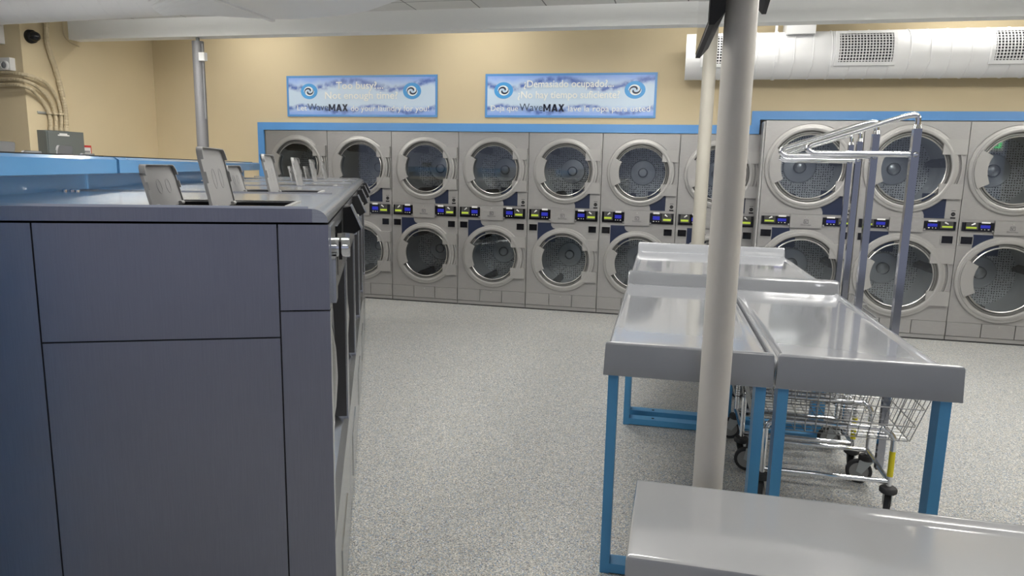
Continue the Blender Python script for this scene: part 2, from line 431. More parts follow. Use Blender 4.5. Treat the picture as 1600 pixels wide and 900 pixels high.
def make_dryer(W, H, cx, zU, zL, R, zc0, zc1, depth, label, group):
    t = thing('stacked_dryer', label, 'dryer', (0, 0, 0), 0, group)
    rg = R * .735; g = .003
    # casing: front face with two round openings, sides, back, top
    bm = B()
    rect_hole(bm, g, W - g, zc1, H, cx, zU, R * .80, 0)
    rect_hole(bm, g, W - g, .19, zc0, cx, zL, R * .80, 0)
    box(bm, g, W - g, .004, .02, zc0, zc1)
    for x in (g, W - g):
        bm.faces.new([bm.verts.new(p) for p in ((x, 0, 0), (x, depth, 0), (x, depth, H), (x, 0, H))])
    bm.faces.new([bm.verts.new(p) for p in ((g, 0, H), (W - g, 0, H), (W - g, depth, H), (g, depth, H))])
    bm.faces.new([bm.verts.new(p) for p in ((g, depth, 0), (W - g, depth, 0), (W - g, depth, H), (g, depth, H))])
    obj('casing', bm, DRY, t)
    # navy patches printed beside the doors
    bm = B(); a = W / .803
    prism(bm, [(W * .66, zc1 + .002), (W * .855, zc1 + .002), (W * .855, zU - R * .55), (W * .62, zU - R * .55), (W * .62, zc1 + .075), (W * .645, zc1 + .06), (W * .658, zc1 + .03)], XZ, -.0015, .001)
    o = obj('navy_panel', bm, NAVY, t); o['label'] = 'navy blue panel patch below right of the upper door'
    bm = B()
    prism(bm, [(W * .15, zc0 - .002), (W * .335, zc0 - .002), (W * .338, zc0 - .03), (W * .36, zc0 - .055), (W * .40, zc0 - .068), (W * .40, zL + R * .55), (W * .15, zL + R * .55)], XZ, -.0015, .001)
    o = obj('navy_panel', bm, NAVY, t); o['label'] = 'navy blue panel patch above left of the lower door'
    # warning sticker: round pictogram between two bars
    bm = B(); sx, sz = W * .935, zc1 + .045
    lathe(bm, [(.019, 0), (.008, 0)], (sx, -.0015, sz), (0, -1, 0), 16)
    box(bm, sx - .005, sx + .005, -.002, -.001, sz - .010, sz + .010)
    box(bm, sx - .022, sx + .022, -.002, -.001, sz - .042, sz - .028); box(bm, sx - .018, sx + .018, -.002, -.001, sz + .030, sz + .034)
    obj('warning_sticker', bm, BLACK, t)
    # control row: centre plate with the maker's mark, one control unit each side
    zm = (zc0 + zc1) / 2
    bm = B(); box(bm, W * .33, W * .66, -.022, .004, zc0 + .004, zc1 - .004)
    pl = obj('centre_plate', bm, DRY, t, bevel=.002)
    bm = B(); lathe(bm, [(0, 0), (.006, 0), (.006, .005), (0, .005)], (W * .495, -.022, zc1 - .03), (0, -1, 0), 12)
    obj('lock', bm, RIMCH, pl)
    mx_, mz = W * .495, zm - .002
    bm = B()
    for (p, q) in (((-.02, -.017), (-.02, .017)), ((-.02, .017), (.02, .017)), ((.02, .017), (.02, -.017)), ((.02, -.017), (-.02, -.017))):
        tube(bm, [(mx_ + p[0], -.0235, mz + p[1]), (mx_ + q[0], -.0235, mz + q[1])], .0022, 4)
    prism(bm, [(mx_ - .012, mz + .012), (mx_ - .012, mz - .004), (mx_, mz - .012), (mx_ + .004, mz - .004), (mx_ - .004, mz + .002)], XZ, -.0245, -.022)
    prism(bm, [(mx_ + .012, mz + .012), (mx_ + .002, mz + .010), (mx_ + .006, mz)], XZ, -.0245, -.022)
    obj('maker_mark', bm, INKG, pl)
    lettering('Electrolux', .022, mx_, mz - .032, -.0235, INKG, pl, width=.095)
    for side in (0, 1):
        xa, xb = (W * .03, W * .325) if side == 0 else (W * .665, W * .97)
        bm = B(); box(bm, xa, xb, -.014, .004, zc0 + .03, zc1 - .025)
        un = obj('control_unit', bm, BLACKG, t, bevel=.003)
        fx = lambda f: (xa + (xb - xa) * f) if side == 0 else (xb - (xb - xa) * f)
        def b2(name, f0, f1, z0, z1, m, ya=-.017, yb=-.013):
            bm = B(); p, q = sorted((fx(f0), fx(f1))); box(bm, p, q, ya, yb, zc0 + .03 + z0, zc0 + .03 + z1); return obj(name, bm, m, un)
        hh = zc1 - zc0 - .055
        b2('card_reader', .10, .49, hh * .20, hh * .97, mat('card_reader_grey', (.05, .05, .05), .4), -.026)
        b2('reader_display', .11, .44, hh * .32, hh * .50, LCD, -.029, -.026)
        b2('control_display', .58, .88, hh * .38, hh * .72, SCR)
        b2('label_strip', .60, .87, hh * .93, hh * 1.10, WHITEP)
        bm = B(); tube(bm, [(fx(.26), -.034, zc0 + .03 + hh * .72), (fx(.37), -.040, zc0 + .03 + hh * .90)], [.005, .009], 8)
        obj('card_slot_lever', bm, WHITEP, un)
        bm = B()
        for f in (.62, .72, .84): 
            p = fx(f); box(bm, p - .004 - .003 * (f > .8), p + .004 + .003 * (f > .8), -.0165, -.013, zc0 + .03 + hh * .20, zc0 + .03 + hh * .26)
        obj('buttons', bm, WHITEP, un)
        bm = B(); lathe(bm, [(0, 0), (.008, 0), (.008, .01), (0, .01)], (fx(.97), -.012, zc0 + .035), (0, -1, 0), 10); obj('key_lock', bm, RIMCH, un)
        # black coin window below
        ca, cb = (W * .025, W * .15) if side == 0 else (W * .845, W * .965)
        bm = B(); z1 = zc0 - .018; z0 = z1 - .083
        for q in ((ca, cb, z1 - .006, z1), (ca, cb, z0, z0 + .007), (ca, ca + .006, z0 + .007, z1 - .006), (cb - .006, cb, z0 + .007, z1 - .006)):
            box(bm, q[0], q[1], -.010, .001, q[2], q[3])
        cw = obj('coin_window', bm, DRY, t)
        bm = B(); box(bm, ca + .006, cb - .006, -.004, .001, z0 + .007, z1 - .006); obj('window_pane', bm, BLACKG, cw)
    # foot panels
    bm = B()
    for a_, b_ in ((g, W * .335), (W * .34, W * .655), (W * .66, W - g)): box(bm, a_ + .001, b_ - .001, -.004, .01, .055, .188)
    fp = obj('foot_panels', bm, DRY, t)
    bm = B(); lathe(bm, [(0, 0), (.007, 0), (.007, .004), (0, .004)], (W * .5, -.004, .165), (0, -1, 0), 10); obj('panel_lock', bm, RIMCH, fp)
    bm = B(); box(bm, g, W - g, .004, .02, .014, .050); obj('plinth', bm, DRY, t)
    bm = B(); box(bm, 0.0, W, .003, .03, 0, .014); obj('base_gap', bm, DARKGAP, t)
    # doors and drums
    for zc in (zU, zL):
        o3 = (cx, 0, zc)
        bm = B()
        lathe(bm, [(R, .001), (R, .016), (R * .985, .022), (R * .93, .024), (R * .925, .030), (R * .87, .034), (R * .845, .030), (R * .835, .022)], o3, (0, -1, 0), 72)
        d = obj('door', bm, RING, t, smooth=True)
        bm = B(); lathe(bm, [(R * .835, .022), (R * .80, -.006), (R * .765, -.010)], o3, (0, -1, 0), 72); obj('door_recess', bm, RECESS, d, smooth=True)
        bm = B(); lathe(bm, [(R * .77, -.010), (R * .765, .006), (R * .75, .010), (rg, .006), (rg, -.004)], o3, (0, -1, 0), 72); obj('glass_rim', bm, RIMCH, d, smooth=True)
        bm = B(); lathe(bm, [(rg + .002, .003), (0, .003)], o3, (0, -1, 0), 64); obj('door_glass', bm, GLASS, d)
        bm = B(); sector(bm, cx, zc, R * .64, R * .90, math.radians(151), math.radians(208), -.050, -.022); obj('door_handle', bm, RING, d, bevel=.004)
        bm = B()
        for s in (1, -1):
            z0, z1 = sorted((zc + s * R * .325, zc + s * R * .67)); xo = R * .62
            box(bm, cx + xo, W - .012, -.030, .002, z0, z1)
        # bracket spine between the leaves
        sector(bm, cx, zc, R * 1.045, R * 1.075, math.radians(-19), math.radians(19), -.022, .001)
        obj('hinge_plates', bm, RING, d, bevel=.003)
        Rd = R * .86; dd = .57
        bm = B(); lathe(bm, [(R * .79, 0.0), (Rd, .05), (Rd, dd * .55), (Rd * .985, dd * .57), (Rd * .985, dd), ], o3, (0, 1, 0), 64)
        dr = obj('drum', bm, DRUM, t, smooth=True)
        bm = B(); lathe(bm, [(Rd, dd), (R * .40, dd - .01)], (cx, 0, zc), (0, 1, 0), 64); 
        for v in bm.verts: v.co.x -= cx; v.co.z -= zc
        obj('perforated_back', bm, PERF, dr, loc=(cx, 0, zc))
        bm = B(); lathe(bm, [(R * .41, dd - .010), (R * .38, dd - .022), (R * .15, dd - .026), (R * .15, dd - .045), (R * .12, dd - .055), (0, dd - .058)], o3, (0, 1, 0), 40)
        obj('drum_hub', bm, mat('hub_steel', (.58, .59, .6), .3, .7), dr, smooth=True)
        bm = B(); lathe(bm, [(R * .15, 0), (R * .15, .018), (R * .125, .018)], (cx, dd - .06, zc), (0, 1, 0), 32); obj('hub_seal', bm, RUBBER, dr)
        bm = B()
        for q in range(3):
            a = math.radians(250 + 120 * q); c, s = math.cos(a), math.sin(a)
            P = lambda r, tt: (cx + r * c - tt * s, zc + r * s + tt * c)
            prism(bm, [P(Rd * .99, -.045), P(Rd * .99, .045), P(Rd * .80, .015), P(Rd * .80, -.015)], XZ, .08, dd - .05)
        obj('drum_lifter', bm, RUBBER, dr)
    return t

WS = .803; X0 = -4.8147
names = ['first small stacked dryer from the left, half hidden behind the washer lids', 'second small stacked dryer from the left, its lower half behind the washers',
         'third small stacked dryer from the left, fully visible right of the washers', 'fourth small stacked dryer from the left, below the left end of the Spanish banner',
         'fifth small stacked dryer from the left, below the Spanish banner', 'sixth small stacked dryer from the left, lower right covered by the far folding table',
         'seventh small stacked dryer, mostly hidden behind the two beige poles']
d0 = make_dryer(WS, 1.953, .41, 1.548, .578, .352, .985, 1.152, .7, names[0], 'small stacked dryers along the back wall')
for i in range(7):
    o = d0 if i == 0 else dup(d0, label=names[i])
    o.location = (X0 + i * WS, YW, 0)
WB = .900
bn = ['first large stacked dryer, right of the poles and behind the tip of the cart racks', 'second large stacked dryer, behind the tall chrome cart uprights',
      'third large stacked dryer at the right edge, with the exit sign mirrored in its glass']
e0 = make_dryer(WB, 2.078, .428, 1.640, .618, .412, 1.040, 1.178, .9, bn[0], 'large stacked dryers along the back wall')
for i in range(3):
    o = e0 if i == 0 else dup(e0, label=bn[i])
    o.location = (.809 + i * WB, 7.41, 0)

# ================================================================== BANNERS
def swirl(parent, cx, cz, r, y):
    bm = B(); lathe(bm, [(0, .002), (r, .002), (r, 0)], (0, 0, 0), (0, -1, 0), 40)
    for v in bm.verts: v.co.x *= 1.21
    o = obj('logo_disc', bm, LOGOB, parent, loc=(cx, y, cz))
    bm = B(); lathe(bm, [(r * .56, .0028), (0, .0028)], (0, 0, 0), (0, -1, 0), 32)
    for v in bm.verts: v.co.x *= 1.21
    obj('logo_field', bm, PRINTW if False else mat('logo_pale', (.55, .70, .85), .4), o)
    for s in (0, 1):
        for (m_, rr, wd, y_, sh) in ((INK, .52, .085, .0040, 0), (PRINTW, .62, .06, .0034, -.5)):
            bm = B(); n = 22; vs = []
            for k in range(n + 1):
                f = k / n; a = s * PI + sh + f * 1.18 * PI
                rad = r * (rr - (.38 if m_ is INK else .25) * (1 - f) ** 1.3)
                wk = r * wd * math.sin(PI * min(1, .12 + f * .95)) + r * .02
                vs.append((bm.verts.new(((rad - wk) * math.cos(a) * 1.21, -y_, (rad - wk) * math.sin(a))), bm.verts.new(((rad + wk) * math.cos(a) * 1.21, -y_, (rad + wk) * math.sin(a)))))
            for a_, b_ in zip(vs, vs[1:]): bm.faces.new((a_[0], a_[1], b_[1], b_[0]))
            obj('logo_wave', bm, m_, o)
def block_max(parent, xa, xb, zc, h, y, m):
    # heavy capitals M, A, X cut as flat strokes
    bm = B(); wd = (xb - xa - .016) / 3; k = .30 * wd
    def stroke(x0, z0, x1, z1, t): prism(bm, [(x0 - t / 2, z0), (x0 + t / 2, z0), (x1 + t / 2, z1), (x1 - t / 2, z1)], XZ, -.0008, .0008)
    def bar(x0, x1, z0, z1): prism(bm, [(x0, z0), (x1, z0), (x1, z1), (x0, z1)], XZ, -.0008, .0008)
    b_, t_ = -h / 2, h / 2
    o = 0; w1 = wd * 1.12
    bar(o, o + k * .85, b_, t_); bar(o + w1 - k * .85, o + w1, b_, t_)
    stroke(o + k * .5, t_, o + w1 / 2, b_ + h * .18, k * .75); stroke(o + w1 - k * .5, t_, o + w1 / 2, b_ + h * .18, k * .75)
    o += w1 + .008; w2 = wd
    stroke(o + k * .5, b_, o + w2 / 2, t_, k); stroke(o + w2 - k * .5, b_, o + w2 / 2, t_, k); bar(o + w2 * .25, o + w2 * .75, b_ + h * .18, b_ + h * .36)
    o += w2 + .004; w3 = wd * .92
    stroke(o + k * .5, b_, o + w3 - k * .5, t_, k); stroke(o + w3 - k * .5, b_, o + k * .5, t_, k)
    return obj('lettering', bm, m, parent, loc=(xa, y, zc))
def banner(x0, x1, z0, z1, lines, label, lg=(-.64, .627)):
    cx, cz = (x0 + x1) / 2, (z0 + z1) / 2; W, H = x1 - x0, z1 - z0
    t = thing('wall_banner', label, 'banner', (cx, YW - .003, cz), 0, 'water-print banners on the back wall')
    bm = B(); box(bm, -W / 2, W / 2, -.006, 0, -H / 2, H / 2); obj('print_panel', bm, BANNER, t)
    bm = B(); f = .024
    for q in ((-W / 2, W / 2, H / 2 - f, H / 2), (-W / 2, W / 2, -H / 2, -H / 2 + f), (-W / 2, -W / 2 + f, -H / 2 + f, H / 2 - f), (W / 2 - f, W / 2, -H / 2 + f, H / 2 - f)):
        box(bm, q[0], q[1], -.0075, -.001, q[2], q[3])
    obj('blue_border', bm, TRIMB, t)
    swirl(t, lg[0], .055, .087, -.006); swirl(t, lg[1], .055, .089, -.006)
    for (txt, size, xa, xb, z, m_, bold) in lines:
        if txt == 'MAX':
            block_max(t, xa, xb, z, .078, -.0095, m_); continue
        lettering(txt, size, (xa + xb) / 2, z, -.0095, m_, t, width=xb - xa, bold=bold)
banner(-4.508, -2.655, 2.112, 2.572, [
    ('Too busy?...', .112, -.295, .285, .115, PRINTW, .0012),
    ('Not enough time?', .112, -.44, .455, .005, PRINTW, .0012),
    ('Let', .085, -.80, -.675, -.135, PRINTW, .0),
    ('Wave', .112, -.66, -.40, -.125, mat('slate_ink', (.05, .08, .14), .4), -.0005),
    ('MAX', .105, -.395, -.155, -.128, INK, .0014),
    ('do your laundry for you!', .090, -.115, .83, -.138, PRINTW, .0)], 'blue English banner reading Too busy?... Not enough time?, left one above the dryers')
banner(-2.104, -.265, 2.112, 2.572, [
    ('\u00bfDemasiado ocupado?...', .105, -.49, .475, .118, PRINTW, .0012),
    ('\u00bfNo hay tiempo suficiente?', .105, -.555, .54, .005, PRINTW, .0012),
    ('Deja que', .085, -.855, -.55, -.135, PRINTW, .0),
    ('Wave', .112, -.53, -.275, -.125, mat('slate_ink', (.05, .08, .14), .4), -.0005),
    ('MAX', .105, -.27, -.04, -.128, INK, .0014),
    ('lave la ropa para usted', .088, .0, .86, -.138, PRINTW, .0)], 'blue Spanish banner reading \u00bfDemasiado ocupado?, right one above the dryers', lg=(-.713, .696))

# ================================================================== WASHER ISLAND  (local x = across the row, y = along it)
TH = math.radians(24)
def isl(v, u, z=0): return (v * math.cos(TH) - u * math.sin(TH), v * math.sin(TH) + u * math.cos(TH), z)
ZT = 1.435
def make_washer(label, group):
    t = thing('front_load_washer', label, 'washing machine', (0, 0, 0), TH, group)
    D = -1.02; L_ = 1.012
    # inner carcass, set back behind the panels, stepped for the door recess
    bm = B(); box(bm, D + .012, -.10, .006, L_ - .006, .0, 1.385); obj('carcass', bm, DARKGAP, t)
    # side panels with visible joints
    for y0, y1 in ((0, .008), (L_ - .008, L_)):
        for (xa, xb, za, zb) in ((D, -.702, .012, 1.394), (-.698, -.130, 1.097, 1.394), (-.698, -.130, .012, 1.093), (-.126, 0, 1.168, 1.394), (-.126, 0, .012, 1.164)):
            bm = B(); box(bm, xa, xb, y0, y1, za, zb); obj('side_panel', bm, SS, t, bevel=.002)
    bm = B(); box(bm, D, D + .012, .008, L_ - .008, .012, 1.394); obj('back_panel', bm, SS, t)
    # front: upper fascia, pillars, lower panel, recess plate
    bm = B(); box(bm, -.10, 0, .008, L_ - .008, 1.168, 1.394); fa = obj('upper_fascia', bm, SSF, t, bevel=.003)
    for y0, y1 in ((.008, .06), (L_ - .06, L_ - .008)):
        bm = B(); box(bm, -.10, 0, y0, y1, .52, 1.164); obj('front_pillar', bm, SSF, t, bevel=.002)
    bm = B(); prism(bm, [(-.10, .012), (0, .012), (0, .50), (-.022, .52), (-.10, .56)], lambda a, b_, d: (a, d, b_), .008, L_ - .008); lp = obj('lower_panel', bm, SSF, t)
    bm = B(); box(bm, .0, .004, .30, .72, .10, .30); obj('service_flap', bm, SSF, lp, bevel=.002)
    bm = B(); box(bm, -.105, -.085, .06, L_ - .06, .52, 1.164); rp = obj('recess_plate', bm, mat('recess_black', (.02, .02, .022), .45), t)
    bm = B(); box(bm, -.10, -.006, L_ - .064, L_ - .060, .53, 1.160); o = obj('recess_lining', bm, mat('recess_grey', (.055, .055, .06), .45), rp)
    # round door
    c = (-.085, L_ / 2, .83)
    bm = B(); lathe(bm, [(.33, 0), (.33, .03), (.31, .045), (.25, .05), (.235, .03)], c, (1, 0, 0), 48); dr = obj('door', bm, mat('door_steel', (.30, .30, .31), .3, .9), t, smooth=True)
    bm = B(); lathe(bm, [(.24, .03), (.20, .05), (.10, .066), (0, .072)], c, (1, 0, 0), 48); obj('door_glass', bm, mat('dark_bowl_glass', (.01, .01, .012), .05, spec=1), dr, smooth=True)
    # display, chrome lock, hooded card reader
    bm = B(); box(bm, -.002, .006, .31, .58, 1.215, 1.365); dp = obj('display_panel', bm, BLACKG, fa, bevel=.003)
    bm = B(); box(bm, -.002, .003, .05, .24, 1.18, 1.385); obj('instruction_plate', bm, SSF, fa, bevel=.001)
    k = thing('chrome_knob', '', 'x'); 
    del k['label']; del k['category']; COL.objects.unlink(k); bpy.data.objects.remove(k)
    bm = B(); lathe(bm, [(0, 0), (.026, 0), (.027, .004), (.027, .020), (.024, .0205), (.024, .027), (.027, .0275), (.027, .046), (.025, .05), (0, .05)], (0, .125, 1.322), (1, 0, 0), 28)
    kn = obj('door_lock_knob', bm, CHROME, t, smooth=True)
    bm = B(); lathe(bm, [(.0245, .0207), (.0245, .0268)], (0, .125, 1.322), (1, 0, 0), 28); box(bm, .0195, .028, .113, .137, 1.288, 1.3)
    o = obj('knob_band', bm, BLACK, kn); o['label'] = 'black band round the chrome knob'
    bm = B(); box(bm, .0, .012, .085, .165, 1.17, 1.29); obj('lock_bracket', bm, SSF, kn, bevel=.002)
    bm = B(); prism(bm, [(0, 1.392), (.028, 1.397), (.066, 1.312), (.040, 1.294), (0, 1.298)], lambda a, b_, d: (a, d, b_), .84, .965)
    cr = obj('card_reader', bm, BLACK, t, bevel=.002)
    bm = B(); prism(bm, [(.026, 1.400), (.030, 1.399), (.070, 1.311), (.066, 1.309)], lambda a, b_, d: (a, d, b_), .836, .969); obj('reader_bezel', bm, SSF, cr)
    # top sheet around the soap dispenser, rounded nose along the front
    y0, y1, xa, xb = .045, .345, -.455, -.115
    bm = B()
    box(bm, D, xa, 0, L_, 1.400, ZT); box(bm, xb, -.040, 0, L_, 1.400, ZT)
    box(bm, xa, xb, 0, y0, 1.400, ZT); box(bm, xa, xb, y1, L_, 1.400, ZT)
    tp = obj('top_sheet', bm, SSTOP, t)
    bm = B()
    prism(bm, [(D, 1.400), (-.04, 1.400), (-.04, ZT), (D, ZT)], lambda a, b_, d: (a, d, b_), -.003, .0)
    o = obj('top_edge', bm, SS, t); o['label'] = 'dark folded side edge of the top sheet'
    bm = B(); arc = [(-.040, ZT)] + [(-.040 + .040 * math.sin(q * PI / 16), 1.400 + .035 * math.cos(q * PI / 16)) for q in range(1, 9)] + [(-.040, 1.400)]
    prism(bm, arc, lambda a, b_, d: (a, d, b_), -.003, L_); obj('top_nose', bm, brushed('nose_cap_steel', (.50, .50, .49), .22, 1.0), t, smooth=True)
    bm = B(); box(bm, D + .02, -.05, 0.0, .010, ZT, ZT + .006); obj('top_bead', bm, SSTOP, tp, bevel=.002)
    bm = B(); box(bm, D + .02, -.05, L_ - .012, L_ - .002, ZT, ZT + .003); obj('top_bead', bm, SSTOP, tp)
    bm = B(); box(bm, xa, xb, y0, y1, 1.33, 1.335)
    for q in ((xa, xa + .004, y0, y1), (xb - .004, xb, y0, y1), (xa, xb, y0, y0 + .004), (xa, xb, y1 - .004, y1), (-.318, -.308, y0, y1)): box(bm, *q, 1.33, ZT - .002)
    o = obj('dispenser_tray', bm, BLACK, t)
    bm = B(); box(bm, xa - .012, xb + .012, y1, y1 + .012, ZT, ZT + .004); box(bm, xb, xb + .012, y0, y1, ZT, ZT + .004); obj('dispenser_rim', bm, mat('dispenser_rim_grey', (.3, .3, .3), .4), o)
    # two open lids, standing up and leaning to the rear
    def lid(hx, h, lean, name):
        l = thing(name, '', 'x'); bpy.data.objects.remove(l)
        n = 7; prof = []
        wy0, wy1 = y0 + .004, y1 - .004; rr = .028
        pts = [(wy0, 0), (wy1, 0)] + [(wy1 - rr + rr * math.cos(q * PI / 2 / n), h - rr + rr * math.sin(q * PI / 2 / n)) for q in range(n + 1)] + \
              [(wy0 + rr + rr * math.cos(PI / 2 + q * PI / 2 / n), h - rr + rr * math.sin(PI / 2 + q * PI / 2 / n)) for q in range(n + 1)]
        sh = lambda x, y, z: (hx + x - lean * z / h, y, 1.428 + z)
        bm = B(); prism(bm, pts, lambda a, b_, d: sh(d, a, b_), 0, -.004)
        lo = obj(name, bm, LID, t)
        bm = B()
        flange = pts[2:]
        for (a, b_) in zip(flange, flange[1:]):
            q = [sh(-.004, *a), sh(.011, *a), sh(.011, *b_), sh(-.004, *b_)]
            c_ = Vector(((wy0 + wy1) / 2, h / 2)); 
            def inn(p): d = (c_ - Vector(p)).normalized() * .004; return (p[0] + d.x, p[1] + d.y)
            q2 = [sh(-.004, *inn(a)), sh(.011, *inn(a)), sh(.011, *inn(b_)), sh(-.004, *inn(b_))]
            vs = [bm.verts.new(x) for x in q + q2]
            for ix in ((0, 1, 2, 3), (7, 6, 5, 4), (1, 5, 6, 2), (0, 3, 7, 4)): bm.faces.new([vs[i] for i in ix])
        for yy in (wy0, wy1):          # side flanges with clip tabs
            for (za, zb, dp_) in ((h * .80, h - rr, .011), (h * .42, h * .60, .009), (0, h * .42, .004), (.6 * h, .8 * h, .004)):
                v8 = [bm.verts.new(sh(x, y, z)) for z in (za, zb) for (x, y) in ((-.004, yy - .002), (dp_, yy - .002), (dp_, yy + .002), (-.004, yy + .002))]
                for ix in ((0, 1, 2, 3), (7, 6, 5, 4), (0, 4, 5, 1), (1, 5, 6, 2), (2, 6, 7, 3), (3, 7, 4, 0)): bm.faces.new([v8[i] for i in ix])
        obj('lid_rim', bm, LID, lo)
        bm = B()
        for yy in (wy0 + .03, wy1 - .03):
            tube(bm, [sh(.004, yy - .015, .004), sh(.004, yy + .015, .004)], .006, 8)
        obj('lid_hinge', bm, mat('hinge_grey', (.35, .35, .35), .4), lo)
        bm = B()          # moulded marks on the inner face
        for q in (.38, .66):
            yc = wy0 + (wy1 - wy0) * q
            ring_ = [sh(.0012, yc + .020 * math.cos(2 * PI * k_ / 14), h * .48 + h * .17 * math.sin(2 * PI * k_ / 14)) for k_ in range(14)]
            tube(bm, ring_ + [ring_[0]], .0004, 4, caps=False)
        obj('moulded_mark', bm, LID, lo)
    lid(-.437, .112, .028, 'soap_lid'); lid(-.294, .160, .032, 'soap_lid')
    bm = B()
    for (x, y) in ((-.985, .93), (-.965, .94), (-.945, .93)):
        lathe(bm, [(0, 0), (.009, 0), (.009, .006), (.006, .009), (0, .009)], (x, y, ZT), (0, 0, 1), 12)
    obj('cap_nuts', bm, CHROME, tp)
    bm = B()
    for (x, y) in ((-.95, .08), (-.95, .93), (-.06, .08), (-.06, .93)): box(bm, x - .03, x + .03, y - .03, y + .03, 0, .012)
    obj('feet', bm, RUBBER, t)
    return t
U0 = 1.886
wl = ['nearest washer, its dark blue-grey steel side facing the viewer', 'second washer from the viewer in the row facing the aisle', 'third and middle washer of the row facing the aisle',
      'fourth washer of the row facing the aisle', 'fifth and farthest washer of the row, next to the dryer wall']
w0 = make_washer(wl[0], 'washers of the row facing the aisle')
for i in range(5):
    o = w0 if i == 0 else dup(w0, label=wl[i])
    o.location = isl(-.126, U0 + 1.02 * i)
for k, (uf, lb) in enumerate(((4.70, 'washer behind the blue divider, its lid tops peeking out at the left edge'), (5.50, 'washer behind the blue divider, its lid tops peeking up in front of the electrical box'))):
    o = dup(w0, label=lb); o.location = isl(-2.41, uf); o.rotation_euler = (0, 0, TH + PI); o.scale = (1, .78, 1.037)
    o['group'] = 'washers on the far side of the divider'
# blue divider and its caps
t = thing('island_divider', 'blue laminate divider wall running behind the washer tops', 'divider', isl(0, 0), TH)
bm = B(); box(bm, -1.385, -1.152, 1.2, 3.125, 0, 1.492); box(bm, -1.385, -1.152, 3.129, 6.60, 0, 1.492)
obj('divider_panel', bm, BLUE, t)
bm = B(); box(bm, -1.36, -1.165, 6.60, 6.66, 0, 1.492); o = obj('end_panel', bm, BLACK, t); o['label'] = 'black end panel'
for ua, ub, lb in ((.9, 3.112, 'glossy blue divider cap, near section at the left edge'), (3.142, 6.68, 'glossy blue divider cap, far section ending at the dryer trim')):
    t = thing('divider_cap', lb, 'cap', isl(0, 0), TH, 'blue caps on the washer divider')
    bm = B(); prism(bm, [(-1.03, 1.500), (-1.03, 1.553), (-1.045, 1.563), (-1.39, 1.563), (-1.39, 1.492), (-1.10, 1.492)], lambda a, b_, d: (a, d, b_), ua, ub)
    obj('cap_board', bm, BLUE, t, bevel=.004)
    bm = B(); box(bm, -1.37, -1.09, ua + .01, ub - .01, 1.563, 1.568); o = obj('cap_gasket', bm, BLACK, t)

# ================================================================== SUPPORT POLES
def pole(x, y, z1, r, m, label):
    t = thing('support_pole', label, 'pole', (x, y, 0))
    bm = B(); tube(bm, [(0, 0, 0), (0, 0, z1)], r, 40); obj('pole_shaft', bm, m, t, smooth=True)
    bm = B(); box(bm, -r * 1.6, r * 1.6, -r * 1.6, r * 1.6, 0, .012); obj('base_plate', bm, m, t)
    return t
p1 = pole(.163, 2.40, CEIL, .0505, POLE, 'thick beige pole in front of the folding tables, nearest to the viewer')
p2 = pole(.207, 6.47, 2.80, .057, mat('pole_cream', (.36, .345, .30), .5), 'thin-looking beige pole farther back, beside the small dryers')
p3 = pole(-4.815, 6.47, 2.765, .057, POLED, 'dark grey steel pole at the left, rising behind the blue divider')
bm = B(); tube(bm, [(0, 0, 2.765), (0, 0, 2.80)], .018, 12); obj('threaded_stud', bm, ELEC, p3)
bm = B(); tube(bm, [(.058, -.01, 2.0), (.058, -.01, 2.74)], .008, 8); obj('cable_conduit', bm, POLED, p3)
t = thing('wall_sensor', 'small white plastic box clipped to the dark grey pole', 'sensor', (-4.815 + .085, 6.42, 2.565))
bm = B(); box(bm, -.025, .04, -.03, .02, 0, .08); obj('sensor_case', bm, WHITEP, t, bevel=.008)
bm = B(); box(bm, -.018, .033, -.033, -.03, .012, .068); obj('sensor_face', bm, WHITE, t, bevel=.001)
# TVs on the near pole
def tv(px, py, zb, ang, Wd, Hh, label, side):
    t = thing('television', label, 'television', (px, py, zb), ang)
    bm = B(); prism(bm, [(0, 0), (.016, -.0), (.045, .035), (.045, Hh - .03), (.03, Hh), (0, Hh)], lambda a, b_, d: (a * side, d, b_), 0, Wd); obj('tv_housing', bm, BLACK, t, bevel=.003)
    bm = B(); prism(bm, [(-.002, .012), (-.0005, .012), (-.0005, Hh - .012), (-.002, Hh - .012)], lambda a, b_, d: (a * side, d, b_), .012, Wd - .012); obj('tv_screen', bm, TVS, t)
    bm = B(); box(bm, *sorted((.045 * side, .062 * side)), Wd * .3, Wd * .55, .18, .30); obj('mount_plate', bm, BLACK, t)
    return t
tv(.062, 2.235, 1.98, math.radians(2.2), .62, .52, 'black flat screen on the left of the near beige pole, screen turned to the washers', 1)
tv(.268, 2.46, 2.165, math.radians(-3), .55, .50, 'black flat screen behind the right of the near beige pole, only a corner showing', -1)

